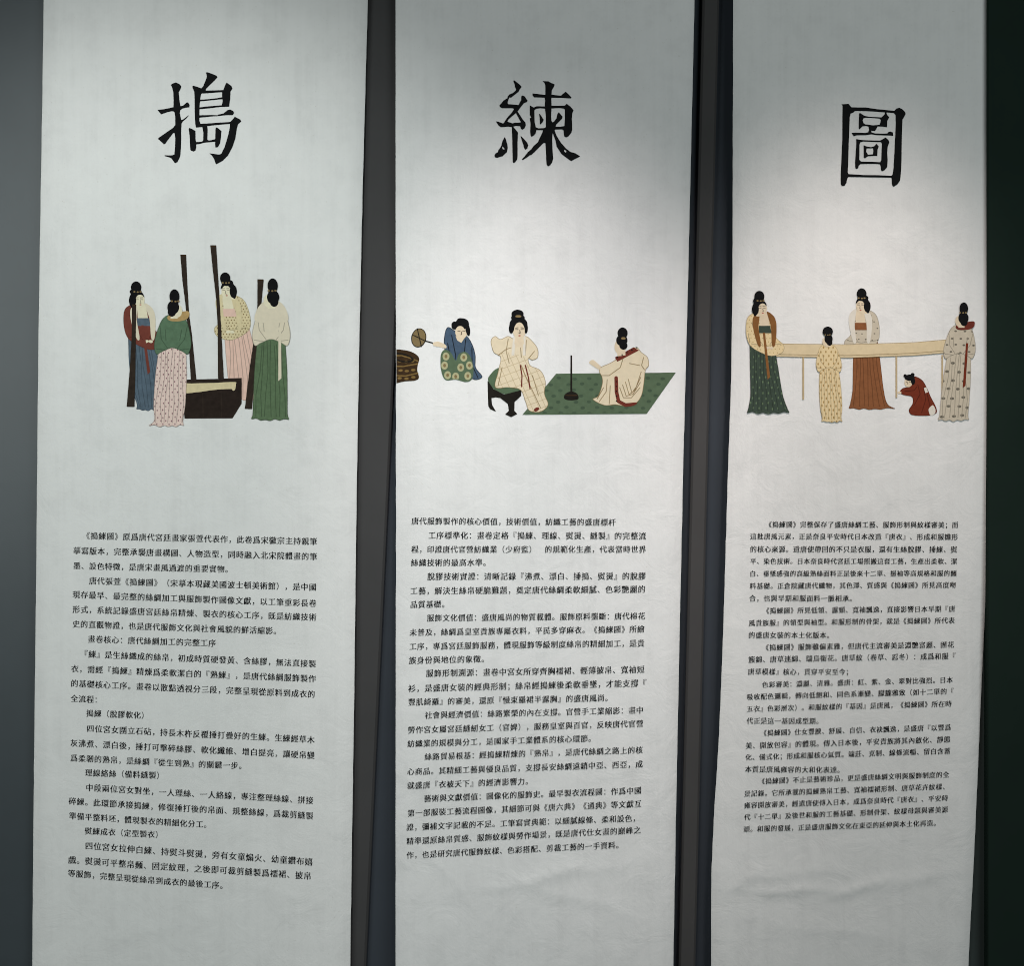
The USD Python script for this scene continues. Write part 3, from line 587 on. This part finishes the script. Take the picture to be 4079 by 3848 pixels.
        e.append([P(hx + f * .014, .853), P(hx + f * .018, .832), P(hx + f * .010, .831)])
        sh.put('face_lines', strokes(e, .0018 * H), 'line', base + 11, me)
        sh.put('lips', ell(*P(hx + f * .012, .818), .008 * H, .0045 * H), 'lip', base + 11, me)
    sh.put('hair', hair, 'hair', base + 10, me)
    sh.put('hair_ornament', union_all([ell(*P(hx + d, .915 + abs(d) * .1), .008 * H, .006 * H) for d in (-.022, 0.004, .026)]), 'gold_line', base + 12, me)
    return me

# --- left sheet
A = Sheet(0, (400, 900), 900 / 1985)
ch = Polygon([(716, 1352), (1240, 1336), (1240, 1560), (1160, 1690), (742, 1692)])
lady(A, 'painted_lady', 1135, 405, 1262, 1535, 125, -1, 'straw', 'pink', 'skin_left', shawl='straw', jacket_dots=('dot_brown', .024, .022, .0045, .0055), sash='pink', halfcut=ch, lean=1.6, base=0)
lady(A, 'painted_lady', 315, 485, 425, 1625, 105, 1, 'rust_red', 'denim_blue', 'skin_left', shawl='cream_left', sash='denim_blue', ribbon='rust_red', lean=1.2, base=0)
b = A.put('painted_chest', ch, 'chest_black', 3)
A.put('chest_cover', spline([(716, 1385), (800, 1384), (1000, 1378), (1175, 1370), (1190, 1390), (1180, 1440), (1160, 1445), (1145, 1432), (1000, 1440), (860, 1460), (716, 1466)]), 'straw', 5, b)
A.put('chest_edge', strokes([[(720, 1372), (1236, 1352)], [(745, 1682), (1158, 1680), (1236, 1556)], [(900, 1470), (905, 1680)], [(1060, 1450), (1066, 1680)]], 3), 'pole_brown', 5, b)
def pole(pts, lv, leaves=()):
    g = Polygon(pts).buffer(-4).buffer(4)
    q = A.put('painted_pole', g, 'pole_brown', lv)
    A.put('pole_top', box(pts[0][0] + 4, pts[0][1] + 2, pts[1][0] - 4, pts[0][1] + 12), 'basket', lv + 1, q)
pole([(703, 252), (755, 252), (764, 480), (782, 780), (806, 950), (846, 1350), (796, 1352), (774, 950), (750, 700), (722, 480)], 3, [(716, 330, 160), (765, 500, 25), (735, 600, 150)])
pole([(966, 168), (1018, 168), (1032, 400), (1048, 640), (1062, 900), (1085, 1340), (1035, 1342), (1032, 900), (1018, 640), (990, 400)], 16, [(1022, 260, 20), (985, 330, 155), (1000, 520, 165)])
pole([(1380, 466), (1435, 468), (1412, 700), (1388, 900), (1358, 1250), (1330, 1608), (1268, 1606), (1310, 1250), (1362, 900), (1378, 700)], 16)
pole([(282, 690), (318, 690), (315, 950), (312, 1250), (303, 1590), (235, 1588), (262, 1250), (280, 950)], 17)
lady(A, 'painted_lady', 655, 562, 600, 1765, 135, 'b', 'deep_green', 'rose', 'skin_left', shawl='ochre', turn=1, collar=True, skirt_dots=('dot_plum', .042, .026, .0045, .0068), train=.03, lean=1.0, base=18)
lady(A, 'painted_lady', 1505, 465, 1490, 1712, 165, 'b', 'cream_left', 'leaf_green', 'skin_left', shawl='cream_left', ribbon='cream_left', fold='line', lean=1.0, base=18)

# --- middle sheet
B = Sheet(1, (1300, 900), 1600 / 1988)
m = B.put('painted_mat', Polygon([(1137, 731), (1730, 725), (1585, 930), (970, 935)]), 'mat_green', 0)
md = Polygon([(1137, 731), (1730, 725), (1585, 930), (970, 935)])
B.put('mat_pattern', dots(md, 74, 29, 12, 8, 0, 6), 'mat_dark', 1, m)
# lamp stand
q = B.put('painted_stand', union_all([spline([(1176, 852), (1182, 832), (1203, 820), (1222, 820), (1243, 832), (1248, 854), (1230, 862), (1195, 862)]), Polygon([(1208, 640), (1216, 640), (1217, 826), (1207, 826)])]), 'stool_black', 3)
B.put('stand_ring', ell(1212, 838, 34, 3), 'basket', 4, q)
# round basket, cut by the edge of the sheet
q = B.put('painted_basket', spline([(300, 615), (345, 609), (400, 616), (440, 632), (459, 655), (452, 690), (450, 715), (458, 750), (440, 764), (390, 768), (300, 768)]), 'basket', 1)
B.put('basket_weave', strokes([[(300, 690), (380, 694), (450, 682)], [(300, 735), (390, 742), (452, 728)], [(300, 640), (370, 640), (420, 655), (452, 668)]], 3).union(union_all([ell(x, y, 11, 6) for x, y in [(362, 668), (394, 671), (425, 668), (366, 714), (398, 717), (430, 712), (362, 752), (396, 755), (430, 748)]])), 'basket_light', 2, q)
B.put('basket_rim', ell(372, 650, 62, 22, 12).difference(ell(372, 650, 50, 14, 12)), 'stool_black', 3, q)
# round fan on a stick
q = B.put('painted_fan', ell(457, 553, 37, 48, 12), 'fan', 1)
B.put('fan_ribs', outline(ell(457, 553, 37, 48, 12), 4).union(strokes([[(430, 540), (485, 566)], [(450, 508), (470, 596)]], 2.5)), 'stool_black', 2, q)
B.put('fan_stick', LineString([(488, 568), (590, 596)]).buffer(3), 'stool_black', 2, q)
# woman in blue, sitting low
rb = spline([(600, 500), (640, 520), (690, 540), (720, 580), (738, 640), (740, 700), (772, 745), (740, 762), (705, 750), (640, 740), (600, 690), (585, 620), (583, 550)])
q = B.put('painted_sitting_woman', rb, 'robe_blue', 2)
B.put('fold_lines', strokes([[(620, 540), (640, 640), (630, 720)], [(690, 560), (680, 650), (700, 740)], [(720, 600), (722, 690), (750, 750)], [(600, 580), (612, 640)]], 2).union(outline(rb, 2.5)), 'hair', 3, q)
kn = spline([(566, 640), (585, 612), (615, 625), (640, 665), (655, 635), (685, 622), (712, 645), (728, 700), (722, 755), (690, 772), (640, 760), (590, 762), (568, 715)])
B.put('skirt', kn, 'mat_green', 4, q)
B.put('medallions', union_all([ell(x, y, 17, 20) for x, y in [(592, 645), (585, 690), (600, 738), (680, 650), (708, 690), (665, 700), (640, 745), (700, 742)]]).intersection(kn.buffer(-3)), 'medallion', 5, q)
B.put('medallion_hearts', union_all([ell(x, y, 7, 9) for x, y in [(592, 645), (585, 690), (600, 738), (680, 650), (708, 690), (665, 700), (640, 745), (700, 742)]]).intersection(kn.buffer(-5)), 'fan', 6, q)
B.put('hand', spline([(528, 578), (555, 572), (590, 588), (592, 604), (560, 598), (532, 592)]), 'skin', 4, q)
B.put('face', union_all([ell(668, 522, 30, 38), Polygon([(640, 545), (690, 545), (668, 578), (648, 566)])]), 'skin', 7, q)
B.put('hair', union_all([ell(672, 484, 34, 28), ell(634, 492, 15, 20), ell(700, 512, 11, 32, -8), ell(664, 468, 18, 13)]).difference(ell(662, 528, 25, 34)), 'hair', 8, q)
B.put('face_lines', strokes([[(650, 519), (662, 519)], [(674, 519), (686, 519)], [(668, 524), (670, 536), (666, 537)]], 1.6), 'line', 9, q)
# stool and the woman in cream on it
st = spline([(800, 760), (812, 735), (845, 705), (900, 700), (955, 760), (962, 815), (930, 838), (880, 832), (820, 800)])
q = B.put('painted_stool', st, 'stool_green', 1)
B.put('stool_frame', union_all([Polygon([(800, 770), (825, 808), (880, 836), (962, 815), (962, 840), (930, 870), (928, 915), (942, 930), (915, 944), (888, 932), (905, 915), (900, 880), (862, 850), (838, 846), (815, 850), (818, 885), (836, 916), (812, 905), (803, 890)])]).buffer(2), 'stool_black', 2, q)
bd = spline([(900, 545), (935, 560), (985, 545), (1015, 565), (1045, 605), (1046, 650), (1018, 664), (1000, 655), (1010, 690), (1060, 715), (1085, 770), (1080, 830), (1098, 885), (1060, 920), (1005, 915), (985, 870), (960, 812), (900, 800), (835, 798), (850, 720), (862, 650), (828, 625), (814, 570), (835, 545), (862, 560)])
q = B.put('painted_seated_woman', bd, 'cream', 4)
lat = bd.intersection(Polygon([(800, 640), (900, 622), (1000, 650), (1120, 690), (1120, 940), (800, 940)]))
B.put('lattice', strokes([[(760 + i * 34, 620), (900 + i * 34, 940)] for i in range(-4, 11)] + [[(1160, 600 + i * 38), (780, 740 + i * 38)] for i in range(-3, 10)], 1.2).intersection(lat.buffer(-2)), 'cream_shade', 5, q)
B.put('fold_lines', strokes([[(900, 560), (890, 620), (905, 680)], [(990, 565), (985, 640)], [(930, 590), (925, 640)], [(960, 590), (965, 650)], [(850, 640), (890, 610), (955, 590)], [(1030, 620), (1005, 650)], [(965, 690), (985, 740), (1060, 900)], [(870, 700), (850, 790)], [(1020, 740), (1050, 840)]], 1.7).union(outline(bd, 2.2)), 'gold_line', 6, q)
B.put('waist_ribbon', strokes([[(960, 690), (968, 740), (966, 795)], [(985, 690), (1000, 750), (1008, 806)]], 3.2), 'trim_red', 7, q)
B.put('hands', union_all([ell(930, 596, 16, 9, -20), ell(958, 592, 15, 9, 15)]), 'skin', 7, q)
B.put('collar', union_all([Polygon([(925, 548), (938, 548), (930, 640), (916, 640)]), Polygon([(985, 545), (974, 545), (972, 640), (986, 640)])]), 'white_silk', 7, q)
B.put('shoe', ell(1040, 908, 14, 9, -30), 'trim_red', 7, q)
B.put('face', union_all([ell(955, 516, 33, 43), Polygon([(936, 545), (974, 545), (980, 585), (930, 585)])]), 'skin', 8, q)
B.put('hair', union_all([ell(951, 486, 44, 36), ell(918, 500, 14, 32, 8), ell(984, 498, 13, 34, -6), ell(946, 436, 30, 22), ell(948, 454, 34, 18)]).difference(ell(955, 522, 27, 45)), 'hair', 9, q)
B.put('hair_ornament', ell(950, 447, 15, 6), 'gold_line', 10, q)
B.put('face_lines', strokes([[(936, 512), (949, 512)], [(963, 512), (976, 512)], [(936, 505), (949, 503)], [(963, 503), (976, 505)], [(957, 516), (960, 530), (953, 531)]], 1.6), 'line', 10, q)
B.put('lips', ell(956, 543, 6, 3.4), 'lip', 10, q)
# woman in cream seen from behind, sitting on the mat
bd = spline([(1450, 640), (1490, 618), (1535, 600), (1560, 625), (1590, 650), (1596, 690), (1580, 715), (1572, 780), (1560, 840), (1530, 880), (1480, 892), (1430, 885), (1375, 888), (1318, 858), (1345, 840), (1365, 780), (1362, 745), (1350, 722), (1356, 700), (1400, 680), (1430, 662)])
q = B.put('painted_seated_woman', bd, 'cream', 4)
B.put('fold_lines', strokes([[(1470, 650), (1455, 700), (1400, 740), (1365, 740)], [(1570, 650), (1560, 690), (1575, 712)], [(1500, 680), (1550, 690)]] + [[(1452 + 14 * i, 800 - 14 * i), (1470 + 14 * i, 850 - 8 * i), (1510 + 8 * i, 850 - 18 * i), (1552 + i * 2, 800 - 26 * i)] for i in range(4)] + [[(1390, 760), (1385, 820), (1350, 870)], [(1405, 790), (1400, 880)], [(1372, 800), (1340, 856)]], 1.8).union(outline(bd, 2.4)), 'gold_line', 5, q)
tr = (Polygon([(1428, 650), (1520, 600), (1548, 615), (1440, 672)]), LineString([(1434, 752), (1436, 820), (1446, 868), (1480, 886), (1530, 882)]).buffer(9).intersection(bd.buffer(4)))
for t in tr: B.put('robe_border', t, 'trim_red', 6, q)
B.put('border_dots', union_all([ell(1440 + 24 * i, 650 - 12 * i, 4, 4) for i in range(5)] + [ell(1436, 770 + 24 * i, 3.5, 3.5) for i in range(5)]), 'stool_black', 7, q)
B.put('hand', spline([(1300, 676), (1318, 662), (1338, 676), (1362, 700), (1354, 712), (1325, 696)]), 'skin', 5, q)
B.put('face', union_all([ell(1450, 598, 24, 36), Polygon([(1440, 610), (1480, 610), (1480, 640), (1440, 645)])]), 'skin', 7, q)
B.put('hair', union_all([ell(1466, 530, 25, 28), ell(1462, 566, 28, 28), ell(1470, 592, 20, 20)]), 'hair', 8, q)
B.put('hair_ornament', ell(1470, 556, 11, 6), 'gold_line', 9, q)

# --- right sheet
D = Sheet(2, (2600, 900), 1479 / 1988)
lady(D, 'painted_lady', 1130, 332, 1158, 985, 108, -1, 'grey_robe', 'brown_skirt', shawl='white_silk', jacket_dots=('grey_robe_dot', .05, .05, .007, .005), sash='brown_skirt', train=.05, base=0, lean=1.0)
bn = Polygon([(690, 630), (1050, 634), (1400, 622), (1660, 600), (1664, 672), (1400, 694), (1050, 707), (640, 700)]).buffer(-4).buffer(4)
q = D.put('painted_table', bn, 'band_cream', 14)
for x, y in [(800, 930), (1300, 920), (1545, 915)]: D.put('table_leg', Polygon([(x, 690), (x + 9, 690), (x + 9, y), (x, y)]), 'cream_shade', 13, q)
D.put('table_edge', outline(bn, 2.2).union(strokes([[(655, 688), (1050, 694), (1400, 681), (1660, 660)]], 1.5)), 'gold_line', 15, q)
lady(D, 'painted_lady', 566, 346, 618, 1008, 112, 1, 'sand', 'skirt_green', shawl='scarf_brown', jacket_dots=('sand_dot', .03, .03, .004, .004), sash='skirt_green', skirt_dots=('skirt_green_dot', .05, .042, .006, .010), ribbon='scarf_brown', base=16, lean=1.0)
lady(D, 'painted_girl', 935, 541, 958, 1052, 56, 'b', 'sand', 'sand', skirt_dots=('sand_dot', .052, .042, .008, .013), jacket_dots=('sand_dot', .052, .042, .008, .013), base=16, lean=1.0, bun=1.5, fold='gold_line')
lady(D, 'painted_lady', 1655, 412, 1608, 1045, 82, 'b', 'grey_robe', 'grey_robe', shawl='trim_red', collar=True, jacket_dots=('grey_robe_dot', .07, .06, .012, .008), skirt_dots=('grey_robe_dot', .085, .075, .018, .012), ribbon='child_red', base=16, lean=1.0, fold='gold_line')
# small child sitting on the ground
bd = spline([(1378, 812), (1410, 806), (1446, 828), (1470, 870), (1492, 920), (1515, 965), (1520, 1000), (1485, 1014), (1430, 1016), (1385, 1010), (1372, 985), (1392, 950), (1388, 915), (1345, 905), (1322, 890), (1340, 868), (1372, 860), (1368, 835)])
q = D.put('painted_child', bd, 'child_red', 2)
D.put('fold_lines', strokes([[(1420, 850), (1432, 900), (1400, 960)], [(1450, 860), (1462, 930), (1440, 1000)], [(1470, 900), (1490, 990)], [(1350, 885), (1400, 880), (1415, 860)]], 2).union(outline(bd, 2.4)), shade('child_red'), 3, q)
D.put('sash', Polygon([(1452, 868), (1466, 862), (1474, 890), (1460, 894)]), 'white_silk', 4, q)
D.put('trousers', spline([(1478, 980), (1500, 960), (1514, 985), (1508, 1008), (1486, 1012)]), 'white_silk', 4, q)
D.put('hand', ell(1322, 892, 10, 7), 'skin', 4, q)
D.put('face', ell(1370, 836, 22, 27, 8), 'skin', 5, q)
D.put('hair', union_all([ell(1376, 812, 27, 17), ell(1394, 830, 11, 20), ell(1352, 802, 9, 9), ell(1392, 796, 10, 10)]), 'hair', 6, q)
D.put('face_lines', strokes([[(1357, 834), (1365, 834)], [(1374, 834), (1382, 834)], [(1366, 840), (1366, 846)]], 1.5), 'line', 7, q)
